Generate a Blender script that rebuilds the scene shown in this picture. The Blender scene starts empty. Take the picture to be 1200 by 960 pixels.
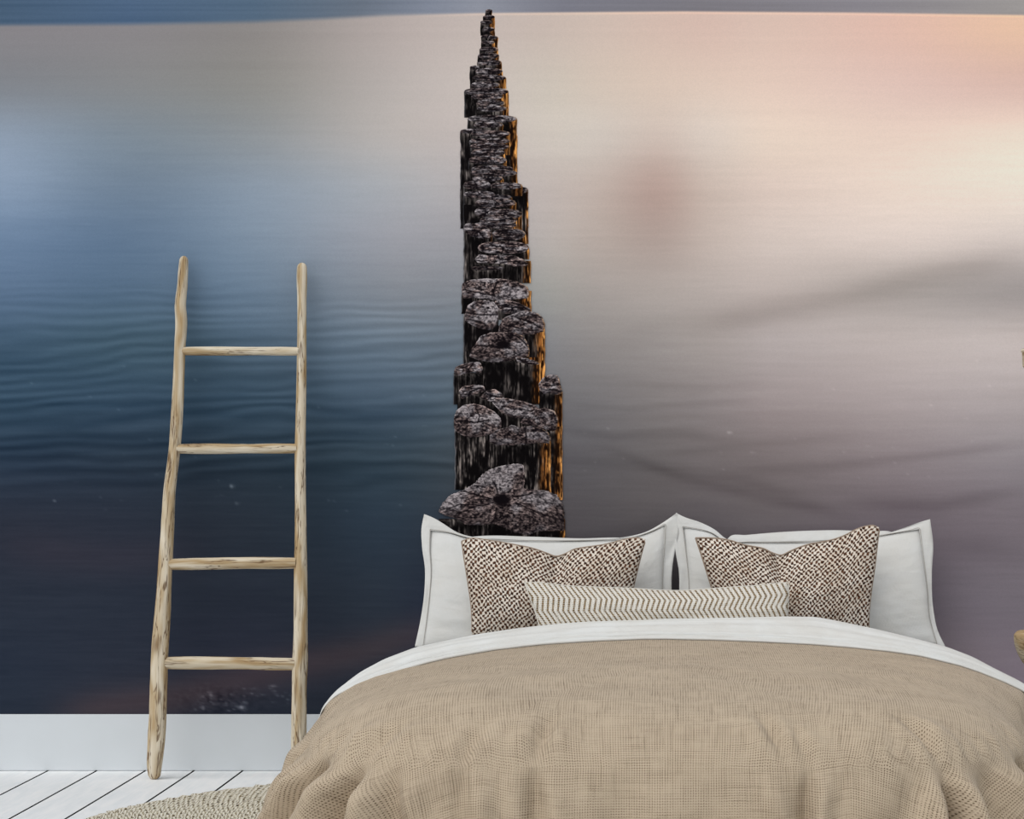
import bpy, math, random
import numpy as np

SC = bpy.context.scene
COL = SC.collection
PI = math.pi

# ------------------------------------------------------------------ camera, world, light, exposure
CAM_D = 7.5            # distance of the lens from the far wall (m)
F = 3000.0             # focal length in pixels of the 1200 px wide frame
PX, PY = 782.0, 535.0  # principal point (the photo is cropped off-centre)
EYE = 0.92
cam_data = bpy.data.cameras.new('camera')
cam_data.sensor_width = 36; cam_data.lens = 90
cam_data.shift_x = (600 - PX) / 1200
cam_data.shift_y = (PY - 480) / 1200
cam_data.clip_end = 100
cam = bpy.data.objects.new('camera', cam_data); COL.objects.link(cam)
cam.location = (0, -CAM_D, EYE); cam.rotation_euler = (PI/2, 0, 0)
SC.camera = cam

world = bpy.data.worlds.new('world'); SC.world = world
world.use_nodes = True
bg = world.node_tree.nodes['Background']
bg.inputs[0].default_value = (0.93, 0.965, 1.0, 1); bg.inputs[1].default_value = 0.62

sun_d = bpy.data.lights.new('window_daylight', 'SUN'); sun_d.energy = 1.55; sun_d.angle = math.radians(58)
sun_d.color = (1.0, 0.97, 0.93)
sun = bpy.data.objects.new('window_daylight', sun_d); COL.objects.link(sun)
sun.rotation_euler = (math.radians(38), 0, math.radians(-42)); sun.location = (-3, -5, 3)

SC.view_settings.view_transform = 'Standard'; SC.view_settings.look = 'None'
SC.view_settings.gamma = 1; SC.view_settings.use_curve_mapping = False
SC.view_settings.exposure = 0.0
KW = 0.785              # light reaching the far wall, used to choose the ink colours of the print

# ------------------------------------------------------------------ helpers
def W(px, py, d):
    """world point at distance d in front of the far wall that the photo shows at (px, py)"""
    s = F / (CAM_D - d)
    return ((px - PX) / s, -d, EYE - (py - PY) / s)
def Wn(px, py, d):
    px, py, d = np.broadcast_arrays(np.asarray(px, float), np.asarray(py, float), np.asarray(d, float))
    s = F / (CAM_D - d)
    return np.stack([(px - PX) / s, -d, EYE - (py - PY) / s], -1)
def lin(c):
    if isinstance(c, str):
        c = c.lstrip('#'); c = [int(c[i:i+2], 16) / 255 for i in (0, 2, 4)]
    return tuple(((v / 12.92) if v <= 0.04045 else ((v + 0.055) / 1.055) ** 2.4) for v in c)
def lin_np(a):
    a = np.clip(a, 0, 1)
    return np.where(a <= 0.04045, a / 12.92, ((a + 0.055) / 1.055) ** 2.4)
def hx(s):
    s = s.lstrip('#'); return [int(s[i:i+2], 16) / 255 for i in (0, 2, 4)]
def sst(x, a=0., b=1.):
    t = np.clip((x - a) / (b - a), 0, 1); return t * t * (3 - 2 * t)
def hash2(ix, iy, seed):
    h = (ix.astype(np.int64) * 374761393 + iy.astype(np.int64) * 668265263 + seed * 1442695041) & 0x7fffffff
    h = ((h ^ (h >> 13)) * 1274126177) & 0x7fffffff
    h = (h ^ (h >> 16)) & 0xffff
    return h / 65535.0
def vnoise(x, y, seed=0):
    x = np.asarray(x, float); y = np.asarray(y, float)
    x, y = np.broadcast_arrays(x, y)
    ix = np.floor(x); iy = np.floor(y); fx = x - ix; fy = y - iy
    fx = fx*fx*(3-2*fx); fy = fy*fy*(3-2*fy)
    a = hash2(ix, iy, seed); b = hash2(ix+1, iy, seed); c = hash2(ix, iy+1, seed); d = hash2(ix+1, iy+1, seed)
    return (a*(1-fx)+b*fx)*(1-fy) + (c*(1-fx)+d*fx)*fy
def fbm(x, y, seed=0, o=3):
    s = 0; a = 0.5; t = 0
    for i in range(o):
        s = s + a*vnoise(x*2**i, y*2**i, seed+i*17); t += a; a *= 0.5
    return s / t

def grid_mesh(name, P, mat, parent=None, uv=None, col=None, closed_u=False, smooth=True):
    """P: (n, m, 3) array of points -> one mesh of quads; uv / col per vertex"""
    n, m, _ = P.shape
    me = bpy.data.meshes.new(name)
    idx = np.arange(n*m).reshape(n, m)
    if closed_u: nxt = np.roll(idx, -1, 0); a, b = idx, nxt
    else: a, b = idx[:-1], idx[1:]
    q = np.stack([a[:, :-1], b[:, :-1], b[:, 1:], a[:, 1:]], -1).reshape(-1, 4)
    me.vertices.add(n*m); me.vertices.foreach_set('co', P.reshape(-1).astype(np.float32))
    me.loops.add(q.size); me.loops.foreach_set('vertex_index', q.reshape(-1).astype(np.int32))
    me.polygons.add(len(q)); me.polygons.foreach_set('loop_start', (np.arange(len(q))*4).astype(np.int32))
    me.update(calc_edges=True)
    if smooth: me.polygons.foreach_set('use_smooth', np.ones(len(q), bool))
    if uv is not None:
        l = me.uv_layers.new(name='UVMap'); l.data.foreach_set('uv', uv.reshape(-1, 2)[q.reshape(-1)].reshape(-1).astype(np.float32))
    if col is not None:
        add_col(me, col.reshape(-1, 3))
    me.materials.append(mat)
    o = bpy.data.objects.new(name, me); COL.objects.link(o)
    if parent: o.parent = parent
    return o
def add_col(me, c):
    at = me.color_attributes.new('print', 'FLOAT_COLOR', 'POINT')
    rgba = np.ones((len(c), 4), np.float32); rgba[:, :3] = c
    at.data.foreach_set('color', rgba.reshape(-1))
def raw_mesh(name, verts, faces, mat, parent=None, smooth=False, uv=None, mats=None):
    me = bpy.data.meshes.new(name); me.from_pydata([tuple(v) for v in verts], [], faces)
    me.materials.append(mat)
    if smooth:
        for p in me.polygons: p.use_smooth = True
    if uv is not None:
        l = me.uv_layers.new(name='UVMap')
        for lp in me.loops: l.data[lp.index].uv = uv[lp.vertex_index]
    me.update()
    o = bpy.data.objects.new(name, me); COL.objects.link(o)
    if parent: o.parent = parent
    return o
def box_data(x0, x1, y0, y1, z0, z1, bev=0.0):
    """box with chamfered upright/top edges"""
    b = bev
    if b <= 0:
        v = [(x, y, z) for z in (z0, z1) for y in (y0, y1) for x in (x0, x1)]
        return v, [(0,2,3,1),(4,5,7,6),(0,1,5,4),(2,6,7,3),(0,4,6,2),(1,3,7,5)]
    v = []
    for z, i in ((z0, b), (z0+b, 0), (z1-b, 0), (z1, b)):
        v += [(x0+i, y0+i, z), (x1-i, y0+i, z), (x1-i, y1-i, z), (x0+i, y1-i, z)]
    f = [(3, 2, 1, 0), (12, 13, 14, 15)]
    for k in range(3):
        for j in range(4):
            f.append((4*k+j, 4*k+(j+1) % 4, 4*k+4+(j+1) % 4, 4*k+4+j))
    return v, f
def box(name, dims, mat, parent=None, bev=0.0):
    v, f = box_data(*dims, bev); return raw_mesh(name, v, f, mat, parent)
def thing(name, label, cat, loc=(0, 0, 0), group=None):
    o = bpy.data.objects.new(name, None); COL.objects.link(o); o.location = loc
    o['label'] = label; o['category'] = cat
    if group: o['group'] = group
    return o
def tag(o, label=None, cat=None, group=None, kind=None):
    if label: o['label'] = label
    if cat: o['category'] = cat
    if group: o['group'] = group
    if kind: o['kind'] = kind
    return o
def at_parent(o, parent):
    """keep world position when the parent Empty is not at the origin"""
    o.parent = parent; o.location = tuple(-c for c in parent.location); return o

# ---- tiny node language
class NT:
    def __init__(s, name):
        s.m = bpy.data.materials.new(name); s.m.use_nodes = True
        s.t = s.m.node_tree; s.n = s.t.nodes; s.l = s.t.links
        s.b = s.n['Principled BSDF']
    def val(s, v): return S(s, v)
    def math(s, op, a, b=None, c=None):
        nd = s.n.new('ShaderNodeMath'); nd.operation = op
        for i, x in enumerate((a, b, c)):
            if x is None: continue
            if isinstance(x, S): s.l.new(x.o, nd.inputs[i])
            else: nd.inputs[i].default_value = x
        return S(s, nd.outputs[0])
    def uv(s):
        nd = s.n.new('ShaderNodeUVMap'); sp = s.n.new('ShaderNodeSeparateXYZ'); s.l.new(nd.outputs[0], sp.inputs[0])
        return S(s, sp.outputs[0]), S(s, sp.outputs[1])
    def obj(s):
        nd = s.n.new('ShaderNodeTexCoord'); sp = s.n.new('ShaderNodeSeparateXYZ'); s.l.new(nd.outputs['Object'], sp.inputs[0])
        return [S(s, sp.outputs[i]) for i in range(3)]
    def xyz(s, x, y, z=0):
        nd = s.n.new('ShaderNodeCombineXYZ')
        for i, v in enumerate((x, y, z)):
            if isinstance(v, S): s.l.new(v.o, nd.inputs[i])
            else: nd.inputs[i].default_value = v
        return S(s, nd.outputs[0])
    def noise(s, vec, scale=1, detail=3, rough=.5, dist=0):
        nd = s.n.new('ShaderNodeTexNoise'); s.l.new(vec.o, nd.inputs['Vector'])
        nd.inputs['Scale'].default_value = scale; nd.inputs['Detail'].default_value = detail
        nd.inputs['Roughness'].default_value = rough; nd.inputs['Distortion'].default_value = dist
        return S(s, nd.outputs[0])
    def ramp(s, f, stops, interp='LINEAR'):
        nd = s.n.new('ShaderNodeValToRGB'); s.l.new(f.o, nd.inputs[0]); cr = nd.color_ramp; cr.interpolation = interp
        while len(cr.elements) < len(stops): cr.elements.new(0.5)
        for e, (p, c) in zip(cr.elements, stops): e.position = p; e.color = (*lin(c), 1)
        return S(s, nd.outputs[0])
    def mix(s, f, a, b, mode='MIX'):
        nd = s.n.new('ShaderNodeMix'); nd.data_type = 'RGBA'; nd.blend_type = mode
        if isinstance(f, S): s.l.new(f.o, nd.inputs[0])
        else: nd.inputs[0].default_value = f
        for i, x in ((6, a), (7, b)):
            if isinstance(x, S): s.l.new(x.o, nd.inputs[i])
            else: nd.inputs[i].default_value = (*lin(x), 1)
        return S(s, nd.outputs[2])
    def attr(s, name):
        nd = s.n.new('ShaderNodeAttribute'); nd.attribute_name = name; return S(s, nd.outputs['Color'])
    def bump(s, h, strength=.3, dist=.002):
        nd = s.n.new('ShaderNodeBump'); s.l.new(h.o, nd.inputs['Height'])
        nd.inputs['Strength'].default_value = strength; nd.inputs['Distance'].default_value = dist
        s.l.new(nd.outputs[0], s.b.inputs['Normal'])
    def out(s, col, rough=.8, spec=.2, sheen=0):
        if isinstance(col, S): s.l.new(col.o, s.b.inputs['Base Color'])
        else: s.b.inputs['Base Color'].default_value = (*lin(col), 1)
        if isinstance(rough, S): s.l.new(rough.o, s.b.inputs['Roughness'])
        else: s.b.inputs['Roughness'].default_value = rough
        s.b.inputs['Specular IOR Level'].default_value = spec
        if sheen: s.b.inputs['Sheen Weight'].default_value = sheen
        return s.m
class S:
    def __init__(s, nt, o): s.nt = nt; s.o = o
    def _m(s, op, a, b=None): return s.nt.math(op, a, b)
    def __add__(s, o): return s._m('ADD', s, o)
    __radd__ = __add__
    def __sub__(s, o): return s._m('SUBTRACT', s, o)
    def __rsub__(s, o): return s._m('SUBTRACT', o, s)
    def __mul__(s, o): return s._m('MULTIPLY', s, o)
    __rmul__ = __mul__
    def __truediv__(s, o): return s._m('DIVIDE', s, o)
    def sin(s): return s._m('SINE', s)
    def abs(s): return s._m('ABSOLUTE', s)
    def fract(s): return s._m('FRACT', s)
    def floor(s): return s._m('FLOOR', s)
    def clamp(s): 
        r = s._m('ADD', s, 0.0); r.o.node.use_clamp = True; return r
    def step(s, a, b):
        """smooth 0..1 between a and b"""
        nd = s.nt.n.new('ShaderNodeMapRange'); nd.interpolation_type = 'SMOOTHSTEP'
        s.nt.l.new(s.o, nd.inputs[0]); nd.inputs[1].default_value = a; nd.inputs[2].default_value = b
        return S(s.nt, nd.outputs[0])

# ------------------------------------------------------------------ materials
def mat_print(name, fine):
    t = NT(name); c = t.attr('print'); x, y, z = t.obj()
    n = t.noise(t.xyz(x, y, z), 260, 2, .6)          # grain of the printed wallpaper
    v = t.math('MULTIPLY_ADD', n, fine, 1 - fine * .5)
    c2 = t.mix(1.0, c, t.xyz(v, v, v), 'MULTIPLY')
    w = t.noise(t.xyz(x, y, z), 900, 1); t.bump(w, .05, .0004)
    return t.out(c2, .95, 0.0)
M_PRINT = mat_print('matte_wallpaper_print', .16)
M_POST = mat_print('wallpaper_print_timber', .30)

def mat_plain(name, c, rough=.8, spec=.2, ns=30, amt=.06, bump=0, bs=200):
    t = NT(name); x, y, z = t.obj(); v3 = t.xyz(x, y, z)
    n = t.noise(v3, ns, 3); v = t.math('MULTIPLY_ADD', n, amt*2, 1 - amt)
    if bump: t.bump(t.noise(v3, bs, 2), bump, .001)
    return t.out(t.mix(1.0, c, t.xyz(v, v, v), 'MULTIPLY'), rough, spec)
M_WALL = mat_plain('white_wall_paint', '#e4e8ec', .8, .1, 20, .015, .08, 300)
M_BASE = mat_plain('white_painted_skirting', '#d9dee2', .6, .2, 14, .02, .05, 260)
M_CEIL = mat_plain('white_ceiling_paint', '#f0f0ee', .9, .1)
M_GAP = mat_plain('dark_gap_between_boards', '#0a0a0b', .9, .05)
M_MATT = mat_plain('white_mattress_cloth', '#d8d8d4', .9, .1)
M_SEAM = mat_plain('grey_seam_thread', '#a9a59f', .9, .1)
M_BASEWOOD = mat_plain('bed_base_oak', '#b89c78', .7, .2)

def mat_board():
    t = NT('whitewashed_floorboard'); x, y, z = t.obj()
    oi = t.n.new('ShaderNodeObjectInfo'); r = S(t, oi.outputs['Random'])
    v = t.xyz(x*6 + r*40, y*1.1 + r*13, z)
    g = t.noise(v, 4, 5, .6, .6); s = t.noise(t.xyz(x*70 + r*90, y*2.5, z), 2, 3)
    f = (g*.7 + s*.3)
    c = t.ramp(f, [(.25, '#e4e9ec'), (.45, '#eef1f3'), (.62, '#f6f7f8'), (.8, '#ecece8')])
    t.bump(s, .12, .001)
    return t.out(c, .55, .3)
M_BOARD = mat_board()

def mat_linen(name, light, dark, period=.0056, contrast=1.0):
    """open plain weave with slubs; UV in metres"""
    t = NT(name); u, v = t.uv()
    slub_u = t.noise(t.xyz(u*260, v*9), 1, 2, .6); slub_v = t.noise(t.xyz(u*9, v*260), 1, 2, .6)
    slub_a = t.noise(t.xyz(u*130, v*6.0, 3.3), 1, 2, .5); slub_b = t.noise(t.xyz(u*6.0, v*130, 7.7), 1, 2, .5)
    wob = t.noise(t.xyz(u*70, v*70), 1, 2) * .0012
    k = 2*PI/period
    a = ((u + wob)*k).sin(); b = ((v + wob)*k*1.02 + ((u*k*.5).sin() * .6)).sin()
    dots = (a*b*.5 + .5)                      # holes of the weave
    dark_dots = ((a*.5+.5)*(b*.5+.5)).step(.35, .95)
    patch = t.noise(t.xyz(u*22, v*22), 1, 3, .6)
    f = dark_dots*(1.05*contrast)*(patch.step(.25, .7)*.8+.35) + (slub_u.step(.48, .78)*.32 + slub_v.step(.48, .78)*.32)*contrast + slub_a.step(.5,.8)*.09 + slub_b.step(.5,.8)*.09 + (t.noise(t.xyz(u*5, v*5), 1, 3) - .5)*.45 - .02 + (t.noise(t.xyz(u*430, v*430), 1, 1) - .5)*.75
    c = t.mix(f.clamp(), light, dark)
    h = dots*.6 + slub_u*.5 + slub_v*.5
    t.bump(h, .55, .0012)
    return t.out(c, .95, .08, .1)
M_LINEN = mat_linen('natural_beige_linen', '#bfae98', '#4a3824')

def mat_cotton(name, c='#dddedd'):
    t = NT(name); u, v = t.uv()
    k = 2*PI/.0032
    w = (u*k).sin()*.5 + (v*k).sin()*.5
    n = t.noise(t.xyz(u*300, v*300), 1, 2); cr = t.noise(t.xyz(u*14, v*9), 1, 4, .55, .8)
    cr2 = t.noise(t.xyz(u*5, v*26), 1, 3, .5, .4)
    t.bump(w*.06 + n*.12 + cr*1.6 + cr2*1.2, .42, .006)
    f = t.noise(t.xyz(u*9, v*9), 1, 3)
    return t.out(t.mix(f.step(.2, .8), c, '#d8d7d3'), .92, .1, .05)
M_COTTON = mat_cotton('white_crumpled_linen')
M_SHEET = mat_cotton('white_washed_cotton', '#e2e4e3')

def mat_knit():
    t = NT('brown_cream_basket_knit'); u, v = t.uv()
    wob = t.noise(t.xyz(u*44, v*44), 1, 2) * .013
    wob2 = t.noise(t.xyz(u*50, v*50, 5.0), 1, 2) * .016
    a = ((u*.97 + v*.12 + wob)*(2*PI/.0140)); b = ((v*.97 - u*.06 + wob2)*(2*PI/.0150))
    # staggered oval nubs
    f = a.sin()*b.sin() + (t.noise(t.xyz(u*210, v*120), 1, 2)-.5)*1.9 + ((a+b)*.5).sin()*.12
    m = f.step(-.34, .14)
    big = t.noise(t.xyz(u*9, v*9), 1, 3)
    cream = t.mix(big.step(.3, .7), '#e9e0d4', '#cfc1b1')
    brown = t.mix(t.noise(t.xyz(u*120, v*120), 1, 2).step(.35, .65), '#2e1a12', '#6d4b38')
    t.bump(m, .9, .0035)
    return t.out(t.mix(m, brown, cream), .95, .05)
M_KNIT = mat_knit()

def mat_chevron():
    t = NT('white_weave_with_mustard_zigzag'); u, v = t.uv()
    per = .0714; sp = .0146; amp = .0165
    tv = ((v/per + .0).fract() - .5).abs()*2           # triangle wave
    uu = (u + tv*amp)/sp
    fr = uu.fract(); ln = (fr - .5).abs().step(.25, .13)
    dash = (v*(2*PI/.0052)).sin().step(-.95, .0)
    br = t.noise(t.xyz(u*40, v*40), 1, 2)
    line = ln*(dash*.55 + .45)*(br.step(.2, .5)*.45+.55)
    thr = (v*(2*PI/.0052) + 1.0).sin().step(.2, .9) * (u*(2*PI/.0073)).sin().step(-.2, .6)
    basec = t.mix(thr*.55, '#dedad2', '#857f7a')
    gold = t.mix(t.noise(t.xyz(u*300, v*300), 1, 1).step(.35, .65), '#86651c', '#42300f')
    t.bump((1-line)*.7 + (1 - thr)*.3, .5, .0015)
    return t.out(t.mix(line, basec, gold), .93, .06)
M_CHEV = mat_chevron()

def mat_wood(name, light='#e9e0cf', mid='#cdbea4', dark='#7a5a3a', scale=1.0, pale=.5):
    """bleached teak branch; UV: u round the pole (m), v along it (m)"""
    t = NT(name); u, v = t.uv()
    oi = t.n.new('ShaderNodeObjectInfo'); r = S(t, oi.outputs['Random'])*31
    warp = t.noise(t.xyz(u*12 + r, v*2.2, r), 1, 3, .55)
    g = (u*150*scale + warp*26 + r)
    ring = (g.sin()*.5 + .5)
    fib = t.noise(t.xyz(u*420 + r, v*14, r), 1, 3, .6)
    big = t.noise(t.xyz(u*40 + r, v*3, r), 1, 4, .6)
    crack = (t.noise(t.xyz(u*75 + r, v*6, r+4), 1, 3, .55, .5) - .5).abs()
    crk = crack.step(.034, .006) * t.noise(t.xyz(u*20, v*4, r), 1, 2).step(.36, .55)
    vo = t.n.new('ShaderNodeTexVoronoi'); vo.feature = 'F1'; t.l.new(t.xyz(u*7 + r, v*3.6, r).o, vo.inputs['Vector']); vo.inputs['Scale'].default_value = 1
    kn = S(t, vo.outputs['Distance']).step(.15, .03)
    f = ring*.35 + fib*.35 + big*.45 - .12
    c = t.ramp(f, [(.12, light), (.42, mid), (.66, '#b09670'), (.9, dark)])
    c = t.mix(crk*.8, c, '#5a3b1f'); c = t.mix(kn*.75, c, '#5d3d22')
    t.bump(fib*.4 + (1-crk)*.9 + big*.3, .5, .002)
    return t.out(c, .75, .2)
M_WOOD = mat_wood('bleached_teak_branch')
M_STOOL = mat_wood('pale_carved_wood', '#e6dcc8', '#c9b898', '#7d5d3a', .5)

def mat_rug():
    t = NT('braided_jute'); u, v = t.uv()            # u across the braids (m), v along them (m)
    cell = (u/.0250).floor()
    k = (v/.022 + cell*.5 + ((u/.0250).fract() - .5).abs()*1.0)
    strand = ((k*2*PI).sin()*.5 + .5)
    n = t.noise(t.xyz(u*160, v*160), 1, 3, .6)
    side = ((u/.0250).fract() - .5).abs().step(.30, .49)
    f = strand*.42 + n*1.5 - side*.22 - .38
    c = t.ramp(f, [(.22, '#3c2f1c'), (.36, '#a89a78'), (.48, '#e4dcc8'), (.80, '#fbf6ea')])
    t.bump(f, .8, .006)
    return t.out(c, .95, .05)
M_RUG = mat_rug()

# ------------------------------------------------------------------ the room shell
XL, XR, ZC = -3.2, 2.6, 2.72
sb = box('wall_back', (XL-.1, XR+.1, 0.0, .12, 0, ZC), M_WALL); tag(sb, kind='structure', label='white wall behind the printed mural')
# floor: a dark sub-floor and one object per whitewashed board
floor = box('floor', (XL-.1, XR+.1, -8.2, .12, -.06, -.014), M_GAP)
tag(floor, kind='structure', label='whitewashed plank floor with thin dark joints')
STEP = .1425; x0 = -1.8125
k0 = int(math.floor((XL - x0)/STEP)); k1 = int(math.ceil((XR - x0)/STEP))
bv, bf = box_data(.0033, STEP-.0033, -8.2, 0, -.014, 0, .0)
bme = bpy.data.meshes.new('floorboard'); bme.from_pydata(bv, [], bf); bme.materials.append(M_BOARD); bme.materials.append(M_GAP)
for p_ in bme.polygons:
    if abs(p_.normal.x) > .5: p_.material_index = 1
bme.update()
for k in range(k0, k1):
    o = bpy.data.objects.new('floorboard', bme); COL.objects.link(o); o.location = (x0 + k*STEP, -.0, 0); o.parent = floor
bb = box('baseboard_back', (XL, XR, -.014, 0, 0.001, .165), M_BASE, bev=.0015)
tag(bb, kind='structure', label='tall white skirting board under the mural')

# ------------------------------------------------------------------ the printed mural (flat paper on the wall)
#MURAL_BEGIN
mural = thing('wall_mural', 'photo wallpaper of timber groyne posts in calm blue and peach sea, behind the bed', 'wall mural', (0, 0, 0))
gx = [0,150,300,450,550,640,700,770,830,900,1050,1200]
rows = {
 30: '848083 868284 8a8583 ada29e bdb0aa c3b3aa cab7ac cfb7ab d2b7ab d6bbae dcb8a9 e2bca2',
100: '7f8288 838486 8b8986 b0a8a4 c2b7b1 c8bdb2 cfbfb2 d5c1b3 dac4b6 dfc6b8 dcbfb4 d6b6aa',
160: '8a97a8 7c8792 8c9094 b2aca9 bdb3af c9bfb6 cbc0b7 cbbbb1 d6c7bc e2cebf e4cdbf ecd6c6',
220: '8697ad 6f7f91 8793a1 a4a6ab b0aaaa bcb1ac bcada5 b39f97 c6b5ab d8c5ba e6d3c6 eadacc',
280: '6a7f99 61758c 7d8c9d 9799a1 9c9a9e b2aaa6 b2a59e ad9d96 c0b1a9 d0c1b9 dacbc3 d2c6c0',
340: '5b7089 556a80 697b8e 80868f 85888e 9b9996 a39b97 aba19c b3a8a3 bbafaa aca39f a09998',
400: '3f5468 435868 526577 667482 69727c 838386 8d8887 999290 a49b98 b0a6a4 bcb1ae c4bab8',
470: '34485a 374a5c 3c4f60 485868 54606b 6c6c70 767375 827c7c 8d8585 9b9090 a99e9e b0a7a8',
540: '2b3848 2c3846 303d4a 35434f 424a52 5a595e 636063 6c6768 746d6e 7b7273 8b8184 918a8f',
610: '2b303c 2b313d 2c343f 2f3b48 3a3f48 504d51 575356 605b5d 666063 6a6366 72696f 7a7279',
700: '2a303c 2a303c 2b313d 2e3642 33384a 4a4850 524e54 58555a 5f5a60 69626a 756d76 7b747d',
780: '282f3c 2b303c 2d313e 2d333f 33384a 4a4850 524e54 5a565c 645e66 716a73 83787f 8d838f',
840: '272e3a 2c303b 2b303b 2b303b 33384a 4a4850 524e54 5a565c 645e66 767078 8a7e8b 94899a'}
ry = list(rows)
ctl = np.array([[hx(c) for c in r.split()] for r in rows.values()])
def interp2(X, Y):
    # smooth (Catmull-Rom-like via cosine eased) interpolation of the ink colours
    out = []
    xs = np.interp(X, gx, np.arange(len(gx))); ys = np.interp(Y, ry, np.arange(len(ry)))
    def cub(p, t):  # p index float along axis
        i = np.clip(np.floor(p).astype(int), 0, t - 2); f = p - i
        i0 = np.clip(i-1, 0, t-1); i3 = np.clip(i+2, 0, t-1)
        w0 = -.5*f+f*f-.5*f**3; w1 = 1-2.5*f*f+1.5*f**3; w2 = .5*f+2*f*f-1.5*f**3; w3 = -.5*f*f+.5*f**3
        return (i0, i, i+1, i3), (w0, w1, w2, w3)
    Ix, Wx = cub(xs, len(gx)); Iy, Wy = cub(ys, len(ry))
    acc = 0
    for a in range(4):
        for b in range(4):
            acc = acc + (Wy[a]*Wx[b])[..., None]*ctl[Iy[a], Ix[b]]
    return acc
mx0, mx1, my0, my1 = PX + XL*400, PX + XR*400, PY - (ZC - EYE)*400, 837.0
xs = np.concatenate([np.linspace(mx0, -20, 60, endpoint=False), np.linspace(-20, 1220, 414), np.linspace(1224, mx1, 70)])
ys = np.concatenate([np.linspace(my0, -4, 20, endpoint=False), np.linspace(-4, 40, 60, endpoint=False), np.linspace(40, my1, 560)])
X, Y = np.meshgrid(xs, ys, indexing='ij')
C = interp2(X, Y)
# streaks of long-exposure water
def stroke(pts, w, amp, tint=(1, 1, 1)):
    global C
    px = [p[0] for p in pts]; py = [p[1] for p in pts]
    yc = np.interp(X, px, py); ex = sst(X, px[0]-30, px[0]+60)*(1 - sst(X, px[-1]-60, px[-1]+30))
    g = np.exp(-((Y - yc)/w)**2)*ex*amp/255
    C = C + g[..., None]*np.array(tint)
left = 1 - sst(X, 500, 640)
band = sst(Y, 300, 400)*(1 - sst(Y, 540, 600))
slope = Y + 0.03*X + 9*(fbm(X/160, Y/60, 5) - .5)*2
rip = np.sin(2*PI*slope/(5.5 + Y*0.007) + 5*fbm(X/200, Y/30, 3))*fbm(X/110, Y/26, 9)
C = C + (rip*band*(left*.034 + .005))[..., None]*np.array([1, 1.1, 1.2])
C = C + ((fbm(X/260, Y/14, 21) - .5)*.035*band*(left*.8+.5))[..., None]*np.array([1, 1.05, 1.1])
fine = (fbm(X/34, Y/2.6, 31) - .5)*.022*sst(Y, 40, 240)
C = C + fine[..., None]
C = C + ((fbm(X/300, Y/5, 77) - .5)*.016)[..., None]
for pts, w, a in [([(640,500),(720,512),(800,508),(860,516)],6,-9), ([(700,522),(800,560),(900,585),(1000,605)],7,-9),
                  ([(640,538),(740,545),(860,560),(960,590)],8,-7), ([(860,552),(960,548),(1080,535),(1200,520)],6,-10),
                  ([(1000,590),(1100,592),(1200,575)],9,-12), ([(780,530),(900,520),(1010,510)],5,-6),
                  ([(640,470),(740,480),(880,470)],5,-6), ([(700,450),(820,455),(900,448)],5,-5),
                  ([(1100,640),(1200,648)],14,-9), ([(680,625),(780,620),(900,632)],10,-4),
                  ([(0,495),(90,500),(200,482),(330,490)],6,-8), ([(0,520),(120,512),(260,526),(420,510),(520,515)],7,-6),
                  ([(0,470),(140,476),(300,462)],4,-6), ([(350,478),(430,488),(530,478)],9,-10),
                  ([(0,545),(150,560),(300,552),(500,560)],12,-5), ([(820,384),(940,362),(1060,330),(1200,300)],16,-14),
                  ([(720,392),(840,372),(960,350)],16,-6)]:
    stroke(pts, w, a)
stroke([(60,838),(200,818),(340,782),(430,762),(540,728)], 22, 20, (1, .45, .2))
stroke([(0,640),(120,655),(240,650)], 24, 7, (1, .4, .3))
# dusky column above the right pillow
g = np.exp(-((X-772)/48)**2 - ((Y-222)/52)**2); C = C - g[..., None]*np.array([.0, .012, .015])
# upper strip of far water and the bright line under it
hY = np.interp(X, [0, 150, 300, 380, 450, 560, 800, 1000, 1200], [29.5, 28.5, 25.5, 22, 18, 15.5, 13.5, 15, 18])
hw = np.interp(X, [0, 300, 450, 560, 1200], [3.4, 4.2, 3.6, 1.4, 2.0])
skyc = np.array([hx(c) for c in '465a70 4b607a 516478 646d7a 7c8290 8a8d98 787882 7a777d 868288 989391'.split()])
sx = [0, 150, 300, 420, 500, 560, 660, 820, 1000, 1200]
up = np.stack([np.interp(X, sx, skyc[:, i]) for i in range(3)], -1)
up = up + ((fbm(X/180, Y/3.0, 55) - .5)*.05)[..., None] + (sst(-Y, -6, 6)*.02)[..., None]
m = sst(Y - hY, -1, 1) ; m = sst((Y - hY)/hw, -1, 1)
C = up*(1 - m)[..., None] + C*m[..., None]
lineg = np.exp(-((Y - hY - 1.2)/1.6)**2)*sst(X, 430, 620)
C = C + lineg[..., None]*np.array([.075, .05, .03])
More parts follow.
